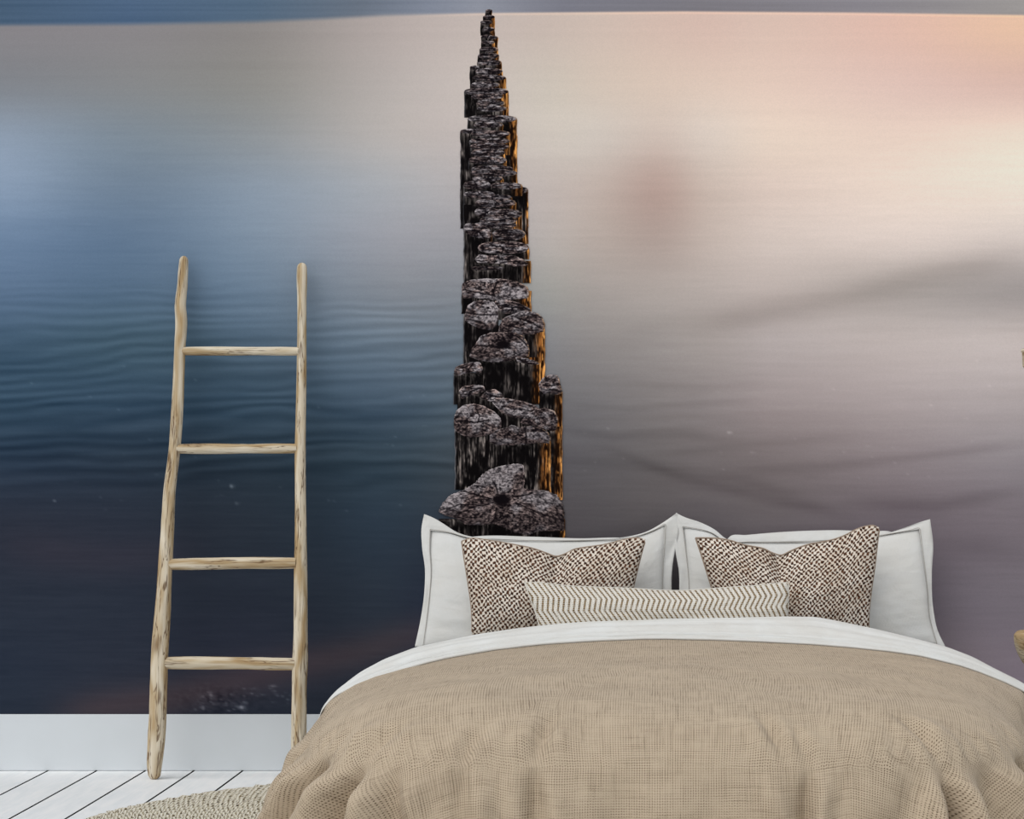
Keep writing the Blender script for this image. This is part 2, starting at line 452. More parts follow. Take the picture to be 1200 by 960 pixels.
# dark pebble speckles at the lower left and a few foam flecks
rng = np.random.default_rng(4)
fl = [(283,829,2.2,1.6,90),(237,829,1.4,1.4,60),(247,815,1.6,1.2,45),(320,804,2.6,1,40),(272,570,1.2,1.6,70),(278,590,1.2,1.4,30),(64,587,1,1,40),(855,507,1.2,1.2,50),(882,530,1.1,1,25)]
fl += [(float(rng.uniform(225,345)), float(rng.uniform(805,834)), 1.2, .9, float(rng.uniform(8,34))) for _ in range(46)]
fl += [(float(rng.uniform(640,1180)), float(rng.uniform(420,560)), 1.0, 1.0, float(rng.uniform(5,16))) for _ in range(26)]
fl += [(float(rng.uniform(20,520)), float(rng.uniform(420,600)), 1.0, 1.0, float(rng.uniform(6,18))) for _ in range(30)]
for fx, fy, a, b, s in fl:
    i0, i1 = np.searchsorted(xs, [fx-8, fx+8]); j0, j1 = np.searchsorted(ys, [fy-6, fy+6])
    C[i0:i1, j0:j1] += (np.exp(-((X[i0:i1, j0:j1]-fx)/a/1.5)**2 - ((Y[i0:i1, j0:j1]-fy)/b/1.3)**2)*s/255)[..., None]
gg = np.exp(-((X-258)/45)**2 - ((Y-822)/16)**2)*(fbm(X/4, Y/3, 88) - .62)*.18
C = C + gg[..., None]
P = np.stack([(X-PX)/400, np.full_like(X, -.002), EYE-(Y-PY)/400], -1)
paper = grid_mesh('printed_water', P, M_PRINT, mural, col=np.clip(lin_np(C)/KW, .001, 1), smooth=False)

# --- the printed timber posts; each is ink on the paper, lapping the one behind it
SIL = '#0d0b0c'
def resample(pts, n, rough, seed, rad):
    p = np.array(pts + [pts[0]], float); seg = np.hypot(*np.diff(p, axis=0).T); s = np.concatenate([[0], np.cumsum(seg)])
    t = np.linspace(0, s[-1], n, endpoint=False)
    q = np.stack([np.interp(t, s, p[:, 0]), np.interp(t, s, p[:, 1])], -1)
    for _ in range(1): q = (np.roll(q, 1, 0) + 2*q + np.roll(q, -1, 0))/4
    c = q.mean(0); d = q - c; L = np.hypot(*d.T)[:, None]
    r = (fbm(np.arange(n)*rad*2*PI/n/2.2, seed*3.1, seed) - .5)[:, None]
    r = r*sst(np.abs(np.arange(n) - n/2.0), n/2.0, n/2.0 - 8)[:, None]
    return q + d/L*r*rough
layer = [0]
def post(top, ybot, seed, warm=.35, hole=None, cracks=(), wobble=1.4, side=None, bright=1.0, lay=None, sidelight=1.0, rimL=0.0, topdark=1.0):
    """top: outline of the sawn top in photo pixels; ybot: where the shaft is lost behind the next post"""
    k = layer[0]; layer[0] += 1
    rng = np.random.default_rng(seed)
    tp = np.array(top, float); xa, xb = tp[:, 0].min(), tp[:, 0].max(); ya, yb = tp[:, 1].min(), tp[:, 1].max()
    w = xb - xa
    V = []; Q = []; CC = []; base = 0
    def add(Xg, Yg, col, dy):
        nonlocal base
        n, m = Xg.shape
        P = np.stack([(Xg-PX)/400, np.full_like(Xg, -.0022 - k*.00006 - dy), EYE-(Yg-PY)/400], -1).reshape(-1, 3)
        idx = np.arange(n*m).reshape(n, m) + base
        q = np.stack([idx[:-1, :-1], idx[1:, :-1], idx[1:, 1:], idx[:-1, 1:]], -1).reshape(-1, 4)
        V.append(P); Q.append(q); CC.append(np.clip(col, 0, 1.2).reshape(-1, 3)); base += n*m
    # shaft
    sx0, sx1, sy0 = (xa, xb, None) if side is None else side[:3]
    if ybot > yb - 1:
        nx = int(np.clip((sx1-sx0)/.6, 6, 180)); 
        u = np.linspace(0, 1, nx)
        # the front rim: lowest top-outline point at this x
        rimx = sx0 + u*(sx1-sx0)
        rt = resample(top, 160, wobble, seed, w)
        rim = []
        for xx in rimx:
            j = np.abs(rt[:, 0] - xx) < max(1.2, w/28)
            rim.append(rt[j, 1].mean() if j.any() else (ya+yb)/2)
        rim = np.array(rim) if sy0 is None else np.full(nx, sy0, float)
        rim = np.minimum(rim, yb)
        ny = int(np.clip((ybot - (ya+yb)/2)/1.0, 4, 150))
        v = np.linspace(0, 1, ny)
        Xg = np.repeat(rimx[:, None], ny, 1); Yg = rim[:, None] + v[None]*(ybot - rim)[:, None]
        Xg = Xg + (fbm(Yg/9, seed, seed) - .5)*1.6*np.where(u < .5, 1, 1)[:, None]
        st = fbm(Xg/2.0, Yg/26, seed+5, 2); st2 = fbm(Xg/1.1, Yg/9, seed+8, 2); patch = fbm(Xg/7, Yg/12, seed+3)
        lum = (sst(st, .42, .78)*.55 + sst(st2, .5, .85)*.45)*sst(patch, .3, .75)
        c0 = np.array(hx(SIL)); c1 = np.array(hx('#8d837e'))
        col = c0 + (c1-c0)*(np.clip(lum*1.15*sidelight + .42*np.exp(-np.abs(Yg-rim[:, None]-3)/3.2)*sst(fbm(Xg/2.2, Yg/2.4, seed+30, 2), .35, .7), 0, 1))[..., None]
        U = u[:, None] + 0*Yg
        wm = sst(U, 1-warm, 1-warm*.25)
        stw = sst(fbm(Xg/1.3, Yg/10, seed+12, 2), .38, .70)*sst(fbm(Xg/4, Yg/7, seed+13, 2), .25, .6)
        cw = np.array(hx('#1b0e07')); cw2 = np.array(hx('#9c6231')); cw3 = np.array(hx('#f5b060'))
        wc = cw + (cw2-cw)*stw[..., None]; wc = wc + (cw3-wc)*(sst(U, .90, .985)*stw*.9)[..., None]
        if warm > 0: col = col*(1-wm[..., None]) + wc*wm[..., None]
        edge = sst(U, .955, 1.0)*min(1., warm*4)
        col = col + (np.array(hx('#e0a060'))-col)*(edge*.55)[..., None]
        if rimL: col = col + (np.array(hx('#7d8088'))-col)*((1-sst(U, 0, .05))*rimL)[..., None]
        sh = 1 - .25*np.exp(-((Yg - rim[:, None]-9)/6.0)**2)*(1-.5*wm)
        col = col*sh[..., None]
        add(Xg, Yg, lin_np(col)/KW, 0.0)
    # sawn top
    n = int(np.clip(w*2.6, 28, 420)); rt = resample(top, n, wobble, seed, w)
    rt = np.concatenate([rt, rt[:1]])
    c = rt[:-1].mean(0) if hole is None else np.array(hole[:2], float)
    m = int(np.clip(w/1.4, 6, 60)); r = np.linspace(0.0, 1, m)
    Xg = c[0] + (rt[:, 0:1]-c[0])*r[None]; Yg = c[1] + (rt[:, 1:2]-c[1])*r[None]
    h = yb - ya; asp = max(.25, min(1., h/w*1.4))
    big = fbm(Xg/w*5, Yg/w*5/asp, seed+1); n1 = fbm(Xg/2.3, Yg/1.6, seed+2, 2); n2 = vnoise(Xg/1.15, Yg/.95, seed+4)
    hs = vnoise(Xg/5.5, Yg/1.1, seed+9); lum = .25 + .75*(big-.38) + .55*(n1-.42) + .40*(n2-.5) + (.75 if w < 70 and h < 20 else .25)*(hs-.5)
    lum = lum*sst(n1+.4*big, .22, .72)*1.12*bright
    R = r[None] + 0*Xg
    th = np.arctan2((Yg-c[1])/asp, Xg-c[0])
    rings = .5+.5*np.sin(R*w*.9 + 4*fbm(th*2+7, R*3, seed+6))
    lum = lum + .05*(rings-.5)
    # radial splits
    nc = 0 if cracks else (4 if w > 24 else 2)
    for j in range(nc):
        a0 = rng.uniform(-PI, PI); dd = np.abs((th - a0 + .5*(fbm(R*4, j, seed+j)-.5) + PI) % (2*PI) - PI)*R*w*.5
        lum = lum*(1 - .9*np.exp(-(dd/1.3)**2))
    for pl, cwid in cracks:
        pl = np.array(pl, float); D = np.full(Xg.shape, 1e9)
        xo = Xg + 2.6*(fbm(Xg/6, Yg/6, seed+40)-.5); yo = Yg + 2.6*(fbm(Xg/6, Yg/6, seed+41)-.5)
        for a, b in zip(pl[:-1], pl[1:]):
            ab = b-a; tt = np.clip(((xo-a[0])*ab[0] + (yo-a[1])*ab[1])/(ab@ab), 0, 1)
            D = np.minimum(D, np.hypot(xo-a[0]-tt*ab[0], yo-a[1]-tt*ab[1]))
        lum = lum*(1 - .95*np.exp(-(D/(cwid*.58))**2)) + .08*np.exp(-((D-cwid*1.9)/.9)**2)
    if hole is not None and hole[2] > 0:
        D = np.hypot((Xg-c[0])/hole[2], (Yg-c[1])/hole[3]) + .5*(fbm(Xg/5, Yg/4, seed+50)-.5)
        lum = lum*sst(D, .55, 1.15)
    back = sst(-(Yg - (ya+yb)/2)/h, -.1, .4)
    rimm = sst(R, 1-2.6/(w/2+1e-6) if w > 10 else .7, 1.0)
    left_ = sst(-(Xg - (xa+xb)/2)/w, .1, .5)
    lum = lum*(1-.30*rimm) + rimm*(.02 + .75*back*n1 + .30*left_*n1)*bright
    frontd = sst((Yg - (ya+yb)/2)/h, .1, .5); lum = lum*(1 - .25*frontd)
    lum = np.clip(np.clip(lum, 0, 1)**1.2*1.12*topdark, 0, 1)
    cA = np.array(hx('#100d10')); cB = np.array(hx('#ad9f9b'))
    tint = np.array([1.04, .99, .98]) + (np.array([.97, 1.0, 1.04]) - np.array([1.04, .99, .98]))*sst(big, .4, .6)[..., None]
    col = (cA + (cB-cA)*lum[..., None])*tint
    ww = rimm*sst((Xg - (xa+xb)/2)/w, .12, .5)*min(1, warm*2.2)
    col = col + (np.array(hx('#e7a55c'))-col)*(ww*.55*sst(n1, .3, .6))[..., None]
    add(Xg, Yg, lin_np(col)/KW, .00003)
    v = np.concatenate(V); q = np.concatenate(Q)
    me = bpy.data.meshes.new('printed_post')
    me.vertices.add(len(v)); me.vertices.foreach_set('co', v.reshape(-1).astype(np.float32))
    me.loops.add(q.size); me.loops.foreach_set('vertex_index', q.reshape(-1).astype(np.int32))
    me.polygons.add(len(q)); me.polygons.foreach_set('loop_start', (np.arange(len(q))*4).astype(np.int32))
    me.update(calc_edges=True); add_col(me, np.concatenate(CC)); me.materials.append(M_POST)
    o = bpy.data.objects.new('printed_post', me); COL.objects.link(o); o.parent = mural
    return o
def ell(xa, xb, ya, yb, n=22, p=2.4, skew=0):
    out = []
    for i in range(n):
        a = 2*PI*i/n; c, s = math.cos(a), math.sin(a)
        out.append(((xa+xb)/2 + (xb-xa)/2*math.copysign(abs(c)**(2/p), c), (ya+yb)/2 + (yb-ya)/2*math.copysign(abs(s)**(2/p), s) + skew*c*(yb-ya)/2))
    return out
E = ell
far = [ # xa, xb, ya, yb, ybot, warm
 (569,577,11,14,22,.2),(566,580,18,22,34,.4),(563,577,24,29,42,.35),(565,580,32,37,44,.5),(564,578,41,45,58,.3),(572,583.5,42,46,60,.8),
 (564,580,48,52,60,.3),(562,584,55,61,66,.35),(560,585,62,69,76,.35),(559,588,70,77,84,.3),(550.5,562,77,82,104,0),(557,589,80,88,92,.3),
 (553,593,88,95,104,.28),(552,586,96,103,108,.25),(544,596,103,112,138,.3),(552,590,110,117,124,.35),(558,592,117,125,130,.4),
 (559,594,124,131,136,.3),(548,606,135,144,206,.22),(555,590,143,150,156,.2),(539.5,572,151,157,268,0),(552,598,153,161,166,.2),(550,598,162,169,172,.22),
 (551,597,168,176,182,.2),(552,592,175,184,188,.25),(549,594,183,193,198,.15),(552,602,194,204,212,.15),(552,606.5,199,207,222,.2),
 (553,590,206,213,220,.2),(594,619,219,227,286,.16),(575,612,214,222,230,.4),(543,575,212,222,270,0),(543,580,224,232,240,0),(560,600,228,235,240,.2),
 (557,605,233,243,250,.25),(556,584,243,255,262,.15),(572,612,245,257,270,.22),(562,606,254,263,270,.3),(555,606,260,268,276,.2),
 (577,616,268,282,290,.25)]
for i, (a, b, c, d, e, w) in enumerate(far):
    post(E(a, b, c, d), e, 100+i*7, warm=w, wobble=1.0, bright=.85, rimL=.35 if a < 552 else 0)
post(E(543.5,577,263,279,skew=.5), 332, 601, warm=.12, rimL=.5, side=(543.5,577,None))
post(E(560,620,283,298), 304, 602, warm=.12, cracks=[([(570,284),(590,291),(588,298)],1.4)])
post([(556,304),(562,298),(575,300),(590,299),(604,300),(613,304),(620,309),(616,312),(604,313),(590,309),(575,309),(560,308)], 332, 603, warm=.2, wobble=3, side=(556,622,306))
post(E(552,590,312,317), 330, 604, warm=0, bright=.6)
post([(541,340),(542,332),(552,328),(570,326.5),(590,327),(606,330),(618,336),(621,343),(619,350),(605,351),(588,353),(570,351),(555,349),(543,350)], 368, 605, warm=.26, cracks=[([(583,331),(580,338),(578,346)],1.8),([(545,340),(562,343),(580,347)],1.2)], side=(541,622.5,341), bright=1.15)
post([(580,353),(592,351),(608,355),(622,362),(622,367),(606,368),(592,368),(582,362)], 375, 606, warm=.2)
post([(545,368),(548,358),(556,353),(568,352),(579,354),(584,361),(584,372),(581,383),(574,387),(562,385),(551,380),(545,376)], 430, 607, warm=0, hole=(572,361,2.2,1.8), cracks=[([(546,366),(560,369),(583,369)],1.2),([(547,374),(562,377),(572,382)],1.4)], rimL=.6, side=(543,584,368), bright=1.1)
post([(584,392),(585,382),(590,373),(602,368),(615,365),(628,366),(636,372),(639,381),(637,389),(625,392),(610,393),(595,394)], 448, 608, warm=.30, cracks=[([(600,370),(618,376),(634,384)],1.3),([(590,380),(608,384),(625,388)],1.0)], side=(584,638.5,382), bright=1.0)
post([(550,418),(553,409),(558,402),(563,394),(575,390),(590,389),(604,390),(613,394),(618,401),(621,411),(620,418),(606,421),(592,424),(576,425),(560,422)], 474, 609, warm=.30, hole=(591,404,9.5,5.5), cracks=[([(556,405),(575,406),(590,408)],1.5),([(588,392),(592,400)],1.3),([(600,392),(612,398),(617,405)],1.2)], side=(558,633,419))
post([(604,419),(616,420),(628,423),(633,426),(630,428),(618,427),(606,424)], 474, 610, warm=.45, side=(604,634,424), bright=.9)
post([(532,436),(534,430),(542,427),(554,424),(563,425),(566,432),(564,438),(555,436),(545,438),(537,441)], 474, 611, warm=0, rimL=.6, side=(531.5,566,437))
post([(631,450),(637,442),(646,439),(653,440),(656,446),(657,453),(660,461),(654,463),(645,461),(637,462),(632,456)], 586, 612, warm=.42, cracks=[([(636,452),(646,452),(656,450)],1.2),([(640,457),(650,456),(658,460)],1)], side=(632,659,458))
post([(538,458),(542,453),(555,451),(567,452),(569,458),(560,461),(550,464),(541,468)], 480, 613, warm=0, side=(536,569,460))
post([(562,466),(570,458),(580,456),(588,461),(592,467),(585,469),(575,471)], 482, 614, warm=0)
post([(577,472),(580,467),(595,467),(612,470),(627,475),(632,479),(627,487),(616,490),(602,490),(588,484)], 505, 615, warm=0, cracks=[([(588,476),(604,479),(624,482)],1.1)], bright=1.05)
post([(609,496),(616,487),(628,480),(640,478),(650,482),(654,490),(653,503),(648,506),(636,502),(622,498)], 584, 616, warm=.22, cracks=[([(612,496),(628,500),(642,506)],1.0)], side=(612,657,500))
post([(532,500),(532,490),(535,481),(543,475),(555,473),(568,476),(580,483),(587,490),(588,500),(583,507),(568,511),(553,513),(541,510),(534,505)], 574, 617, warm=0, cracks=[([(536,494),(556,495),(574,493)],1.5),([(558,478),(562,488),(560,495)],1.2)], side=(533,579,500), rimL=.7, sidelight=1.5, bright=1.1)
post([(574,518),(574,510),(582,504),(594,501),(600,498),(608,501),(622,499),(634,502),(643,507),(646,514),(644,520),(630,519),(614,521),(598,522),(582,522)], 584, 618, warm=.24, cracks=[([(616,502),(617,512),(616,520)],1.2)], side=(574,645.5,517), sidelight=1.2, bright=.95)
big = [(75,745),(100,690),(150,640),(230,610),(300,570),(350,510),(400,480),(480,455),(560,445),(605,450),(612,500),(612,560),(606,598),(650,606),(740,612),(815,640),(850,695),(862,760),(862,830),(860,866),(790,866),(700,868),(640,890),(560,880),(500,850),(420,820),(350,830),(240,825),(200,790),(120,770)]
z6 = lambda p: (500+p[0]/5.333, 460+p[1]/5.333)
post([z6(p) for p in big], 668, 619, warm=.06, hole=(*z6((470,670)), 12, 8.5), wobble=2.2, side=(514.5,662,608), bright=1.12,
     cracks=[([z6(p) for p in q], w) for q, w in [([(450,640),(435,590),(418,560)],1.5),([(400,660),(330,645),(235,615)],1.5),([(540,650),(640,640),(665,625)],1.4),
       ([(560,690),(650,730),(750,770),(850,795)],1.3),([(440,730),(425,790),(412,820)],1.5),([(390,700),(280,720),(170,770)],1.2),([(340,705),(210,700),(90,735)],1.1)]])
#MURAL_END

# ------------------------------------------------------------------ the ladder
def tube(name, pts, mat, parent=None, nr=20, sub=10, wob=.0, seed=1, cap=True, flat=1.0):
    """pts: (x, y, z, rx) centre line; round section, smooth spline, closed ends; UV in metres"""
    p = np.array(pts, float); s = np.concatenate([[0], np.cumsum(np.linalg.norm(np.diff(p[:, :3], axis=0), axis=1))])
    n = max(8, int(s[-1]/.008)); t = np.linspace(0, s[-1], n)
    if cap: t = np.unique(np.concatenate([t, .014*np.array([.01,.04,.1,.2,.35,.55,.8]), s[-1]-.014*np.array([.01,.04,.1,.2,.35,.55,.8])])); n = len(t)
    def cr(v):
        i = np.clip(np.searchsorted(s, t, 'right')-1, 0, len(s)-2); f = (t - s[i])/(s[i+1]-s[i])
        m = np.gradient(v, s); h = s[i+1]-s[i]
        return (2*f**3-3*f*f+1)*v[i] + (f**3-2*f*f+f)*h*m[i] + (-2*f**3+3*f*f)*v[i+1] + (f**3-f*f)*h*m[i+1]
    c = np.stack([cr(p[:, k]) for k in range(3)], -1); r = cr(p[:, 3])
    tan = np.gradient(c, axis=0); tan /= np.linalg.norm(tan, axis=1)[:, None]
    ref = np.array([0, 1.0, 0]); a = np.cross(tan, ref); a /= np.linalg.norm(a, axis=1)[:, None]; b = np.cross(tan, a)
    e = .014
    if cap:
        r = r*np.clip(np.sqrt(np.clip(1-(1-np.clip(t/e, 0, 1))**2, .0, 1)), .02, 1)*np.clip(np.sqrt(np.clip(1-(1-np.clip((s[-1]-t)/e, 0, 1))**2, 0, 1)), .02, 1)
    th = np.linspace(0, 2*PI, nr+1)
    TH, TT = np.meshgrid(th, t, indexing='ij')
    R = r[None]*(1 + wob*(fbm(np.cos(TH)*1.3+5, TT*9+np.sin(TH)*1.3, seed)-.5)*2)
    P = c[None] + a[None]*(np.cos(TH)*R)[..., None] + b[None]*(np.sin(TH)*R*flat)[..., None]
    rm = p[:, 3].mean()
    uv = np.stack([TH*rm, TT], -1)
    return grid_mesh(name, P, mat, parent, uv=uv)
lad = thing('ladder', 'bleached natural wood decorative ladder leaning on the mural left of the bed', 'ladder', (-1.26, -.1, 0))
def dl(y): return .205 - (913-y)/(913-300)*.165
def rail(rows, seed):
    pts = []
    for xl, xr, y in rows[::-1]:
        d = dl(y); x, yy, z = W((xl+xr)/2, y, d); pts.append((x, yy, z, (xr-xl)/2*(CAM_D-d)/F))
    return at_parent(tube('rail', pts, M_WOOD, None, 24, wob=.10, seed=seed), lad)
rail([(210.5,220.5,300),(208.5,220.5,318),(207.4,219.9,334),(204.7,218.3,358),(205.5,219.6,375),(204.2,217.2,407),(202.8,215.8,442),(200.6,214.5,483),(198.2,211.5,524),
      (192,206.3,574),(188,203.4,628),(183.9,201.5,682),(179.8,198.8,737),(176.7,196.7,777),(175,195,823),(172.7,192.7,873),(172.9,189.0,905),(174.5,187.5,914)], 3)
rail([(348.5,359.3,308),(347.7,360,318),(348.3,359.4,350),(348,359,400),(347.5,359,440),(346.4,358.6,497),(345.6,358.4,524),(345.6,358.4,574),(345.6,359.4,628),
      (344.5,360.2,682),(344,360.7,737),(343,361,777),(342.5,359.5,800),(341.7,359.3,840),(341,359,880),(342,358,910)], 8)
for i, (x0_, x1_, ya, yb, yc, th) in enumerate([(214,350,411.4,411.6,411.8,10.2),(204,348,526,526,525.6,11.6),(197,347,661.5,660,660,13.6),(190,346,777,777.5,778.5,14.8)]):
    d = dl(ya) + .001; R_ = th/2*(CAM_D-d)/F
    pts = [(*W(x0_+(x1_-x0_)*t, y, d), R_*k) for t, y, k in ((0, ya, .95), (.08, ya, 1.0), (.35, (ya+yb)/2, 1.03), (.6, yb, .98), (.92, yc, 1.0), (1, yc, .95))]
    at_parent(tube('rung', pts, M_WOOD, None, 18, wob=.08, seed=20+i, cap=False), lad)

# ------------------------------------------------------------------ rug
def rug():
    a, b, yc = 1.48, 1.36, -1.35
    nth = 420; rings = 52; sub = 6
    ths = np.linspace(0, 2*PI, nth+1); rr = np.linspace(0, 1, rings*sub+1)
    TH, RR = np.meshgrid(ths, rr, indexing='ij')
    U = RR*rings*.0250
    h = .015 + .0022*np.sqrt(np.abs(np.sin(PI*(U/.0250)))) + .004*(fbm(TH*150, U*60, 5, 2)-.5)
    h = h + .0016*np.sin(TH*260 + np.floor(U/.025)*PI*.8)
    h = np.where(RR > .999, 0.001, h)
    ed = 1 + .004*sst(RR, .97, 1)*np.sin(TH*230)
    P = np.stack([a*RR*ed*np.cos(TH), yc + b*RR*ed*np.sin(TH), h], -1)
    uv = np.stack([U, TH*np.maximum(RR, .1)*1.42], -1)
    o = grid_mesh('round_rug', P, M_RUG, uv=uv)
    tag(o, 'round braided jute rug in cream and brown, lying under the bed', 'rug')
rug()

# ------------------------------------------------------------------ the bed
bed = thing('bed', 'low double bed under the beige duvet, standing on the round rug', 'bed', (0, -1.2, .02))
at_parent(box('bed_base', (-.66, .66, -1.86, -.06, .02, .18), M_BASEWOOD, bev=.01), bed)
def mattress():
    # rounded slab, thinner towards its rounded foot corners
    pts = [(-.70, -.05), (-.70, -1.45)] + [(-.38 - .32*math.cos(a), -1.55 - .32*math.sin(a)) for a in np.linspace(.1, PI/2, 10)]
    pts = pts + [(-x, y) for x, y in pts[::-1]]
    prof = [(0, .18), (.0, .24), (.0, .29), (-.02, .325), (-.06, .345), (-.13, .352), (-.30, .354)]
    v = []; f = []; m = len(pts)
    for off, z in prof:
        for x, y in pts: v.append((x*(1+off/.75), -.05 + (y+.05)*(1+off/1.9), z))
    for k in range(len(prof)-1):
        for j in range(m): f.append((k*m+j, k*m+(j+1) % m, (k+1)*m+(j+1) % m, (k+1)*m+j))
    f.append(tuple(range(m))[::-1]); f.append(tuple(range((len(prof)-1)*m, len(prof)*m)))
    return raw_mesh('mattress', v, f, M_MATT)
at_parent(mattress(), bed)

# section of the duvet: height as a function of the distance in from its outline
HS = .300
sec_e = [0, .015, .04, .08, .13, .20, .30, .45, .62, .9]
sec_z = [HS-.030, HS-.004, HS+.024, HS+.052, HS+.074, HS+.093, HS+.108, HS+.119, HS+.126, HS+.132]
D0, D1, RC = .50, 2.20, .42
def halfw(d): return .800 + .110*(1 - sst(d, .4, 1.9))
def outline():
    pts = []
    for d in np.linspace(D0, D1-RC, 150): pts.append((-halfw(d), d, -1, 0))
    xw = halfw(D1)
    for a in np.linspace(0, PI/2, 60)[1:-1]:
        pts.append((-(xw-RC) - RC*math.cos(a), D1-RC + RC*math.sin(a), -math.cos(a), math.sin(a)))
    for x in np.linspace(-(xw-RC), xw-RC, 260): pts.append((x, D1, 0, 1))
    for a in np.linspace(PI/2, 0, 60)[1:-1]:
        pts.append(((xw-RC) + RC*math.cos(a), D1-RC + RC*math.sin(a), math.cos(a), math.sin(a)))
    for d in np.linspace(D1-RC, D0, 150): pts.append((halfw(d) + .060*(1-sst(d, .5, 1.7)), d, 1, 0))
    return np.array(pts)
O = outline(); n = len(O)
arc = np.concatenate([[0], np.cumsum(np.hypot(*np.diff(O[:, :2], axis=0).T))]); arc -= arc[n//2]     # 0 at the middle of the foot
# vertical creases: (arc position of the crease, slant, width, depth, drop where it starts, drop where it ends)
FOLDS = [(-.66,-.25,.030,.022,-.06,.6),(-.585,.25,.028,.020,-.02,.5),(-.49,.10,.05,.012,.02,.5),(-.80,-.55,.040,.026,-.02,.6),(-.93,-.45,.040,.024,.02,.6),(-1.08,-.3,.05,.022,.05,.6),
         (-.43,.10,.020,.010,-.08,.12),(-.28,.10,.022,.010,-.10,.10),(.29,-.05,.018,.015,-.05,.20),(.25,.12,.020,.010,-.10,.06),(.58,.02,.018,.016,-.09,.10),(.60,-.18,.022,.024,.06,.6),
         (.70,-.1,.04,.014,-.02,.6),(.86,.3,.045,.026,-.02,.6),(1.0,.3,.04,.022,.03,.6),(.52,-.3,.04,.006,-.08,.2),(-.1,.05,.05,.005,.02,.5),(.08,-.05,.05,.004,.05,.5),(.42,-.05,.05,.006,.1,.6),
         (-1.4,.1,.06,.02,.02,.6),(-1.7,.1,.07,.02,.02,.6),(1.35,.1,.06,.02,.02,.6),(1.7,.1,.07,.02,.02,.6)]
def crease(A, H):
    s = 0
    for a0, sl, w, dp, h0, h1 in FOLDS:
        c = a0 + sl*np.clip(H, -.1, 1); env = sst(H, h0-.05, h0+.06)*(1-sst(H, h1, h1+.1))
        t = (A - c)/w
        s = s - 2.5*dp*env*(np.exp(-t*t) - .55*np.exp(-((A-c-1.8*w)/(1.3*w))**2) - .55*np.exp(-((A-c+1.8*w)/(1.3*w))**2))
    return s
nt = 110; q = np.linspace(0, 1, nt)**0.8
spine = np.stack([np.zeros(n), np.minimum(O[:, 1], D1-.72)], -1)
TX = spine[:, None, 0] + (O[:, None, 0]-spine[:, None, 0])*q; TD = spine[:, None, 1] + (O[:, None, 1]-spine[:, None, 1])*q
# true distance to the outline
dist = np.full(TX.shape, 9.0)
for i in range(0, n, 4): dist = np.minimum(dist, np.hypot(TX-O[i, 0], TD-O[i, 1]))
dist = np.where(q[None] > .999, 0, dist)
headfade = 1
TZ = np.interp(dist, sec_e, sec_z)
A_t = arc[:, None] + 0*TX; H_t = -dist
puff = (fbm(TX*3.2+9, TD*3.2, 61, 3)-.5)*.022*sst(dist, .02, .25) + (fbm(TX*11+9, TD*6, 62, 3)-.5)*.006*sst(dist, .0, .1)
TZ = TZ + puff + crease(A_t, H_t)*.8*sst(dist, -.01, .05)
Fr = [(370,853),(377,831),(387,819),(396,812),(408,807),(424,799),(469,784),(500,775),(525,769),(580,759.5),(637,753),(700,749),(750,747),(780,746.8),(840,748),(890,750),(950,753),(1000,757),(1043,761.5),(1080,767),(1125,778),(1150,786.5),(1175,796.5),(1200,808),(1212,817),(1230,838)]
fw = np.array([W(x, y, .70) for x, y in Fr[2:-1]])     # the duvet passes just below the hem of the folded sheet
TZ = TZ + (np.interp(TX, fw[:, 0], fw[:, 2]) - .007 - TZ)*(1-sst(TD, .70, 1.25))*np.where(TX < 0, 1, 1)
nd = 90; hh = np.linspace(0, 1, nd+1)[1:]
DROP = (HS - .03) - .035
H = (hh*DROP)[None] + 0*O[:, :1]
A = arc[:, None] + 0*H
flare = .020*np.sin(np.clip(H/.10, 0, 1)*PI/2) + .045*(H/DROP)**1.3 + .035*sst(H/DROP, .3, 1)*(O[:, 1] > 1.2)[:, None]*sst(np.abs(O[:, None, 2]), .3, .9) + (.06*(1-sst(O[:, 1], .5, 1.4)))[:, None]*sst(H/DROP, 0, .8)*(np.abs(O[:, 2]) > .5)[:, None]
out = flare + crease(A, H)*sst(H, -.02, .06) + (fbm(A*5, H*4+3, 63, 3)-.5)*.016*sst(H, 0, .1)
out = out + (fbm(A*22, H*12+3, 64, 3)-.5)*.005 + (fbm(A*9+.6*H, H*3.0+3, 65, 2)-.5)*.022*sst(H, 0, .08)
DX = O[:, None, 0] + O[:, None, 2]*out; DD = O[:, None, 1] + O[:, None, 3]*out; DZ = (HS-.03) - H
PXx = np.concatenate([TX, DX], 1); PDd = np.concatenate([TD, DD], 1); PZ = np.concatenate([TZ, DZ], 1)
# relax the hard line where top meets drop
for _ in range(4):
    for Aq in (PXx, PDd, PZ):
        sl = slice(nt-7, nt+7)
        Aq[:, sl] = (Aq[:, nt-8:nt+6] + 2*Aq[:, sl] + Aq[:, nt-6:nt+8])/4
# cloth coordinates in metres, measured along the surface so the weave is never stretched
K3 = np.stack([PXx, PDd, PZ], -1)
Ks = K3.copy()
for _ in range(3): Ks[:, 1:-1] = (Ks[:, :-2] + 2*Ks[:, 1:-1] + Ks[:, 2:])/4
al = np.concatenate([np.zeros((n, 1)), np.cumsum(np.linalg.norm(np.diff(Ks, axis=1), axis=2), 1)], 1)
kk = np.ones(61)/61; pad_ = np.pad(al, ((30, 30), (0, 0)), mode='edge')
al = np.stack([np.convolve(pad_[:, j], kk, 'valid') for j in range(al.shape[1])], 1)
dirv = O[:, :2] - spine; dirv /= np.linalg.norm(dirv, axis=1)[:, None]
at_edge = al[:, nt-1:nt]
tt = np.minimum(al, at_edge); hh_ = np.maximum(al - at_edge, 0)
UVx = spine[:, :1] + dirv[:, :1]*tt + O[:, 2:3]*hh_; UVy = spine[:, 1:2] + dirv[:, 1:2]*tt + O[:, 3:4]*hh_
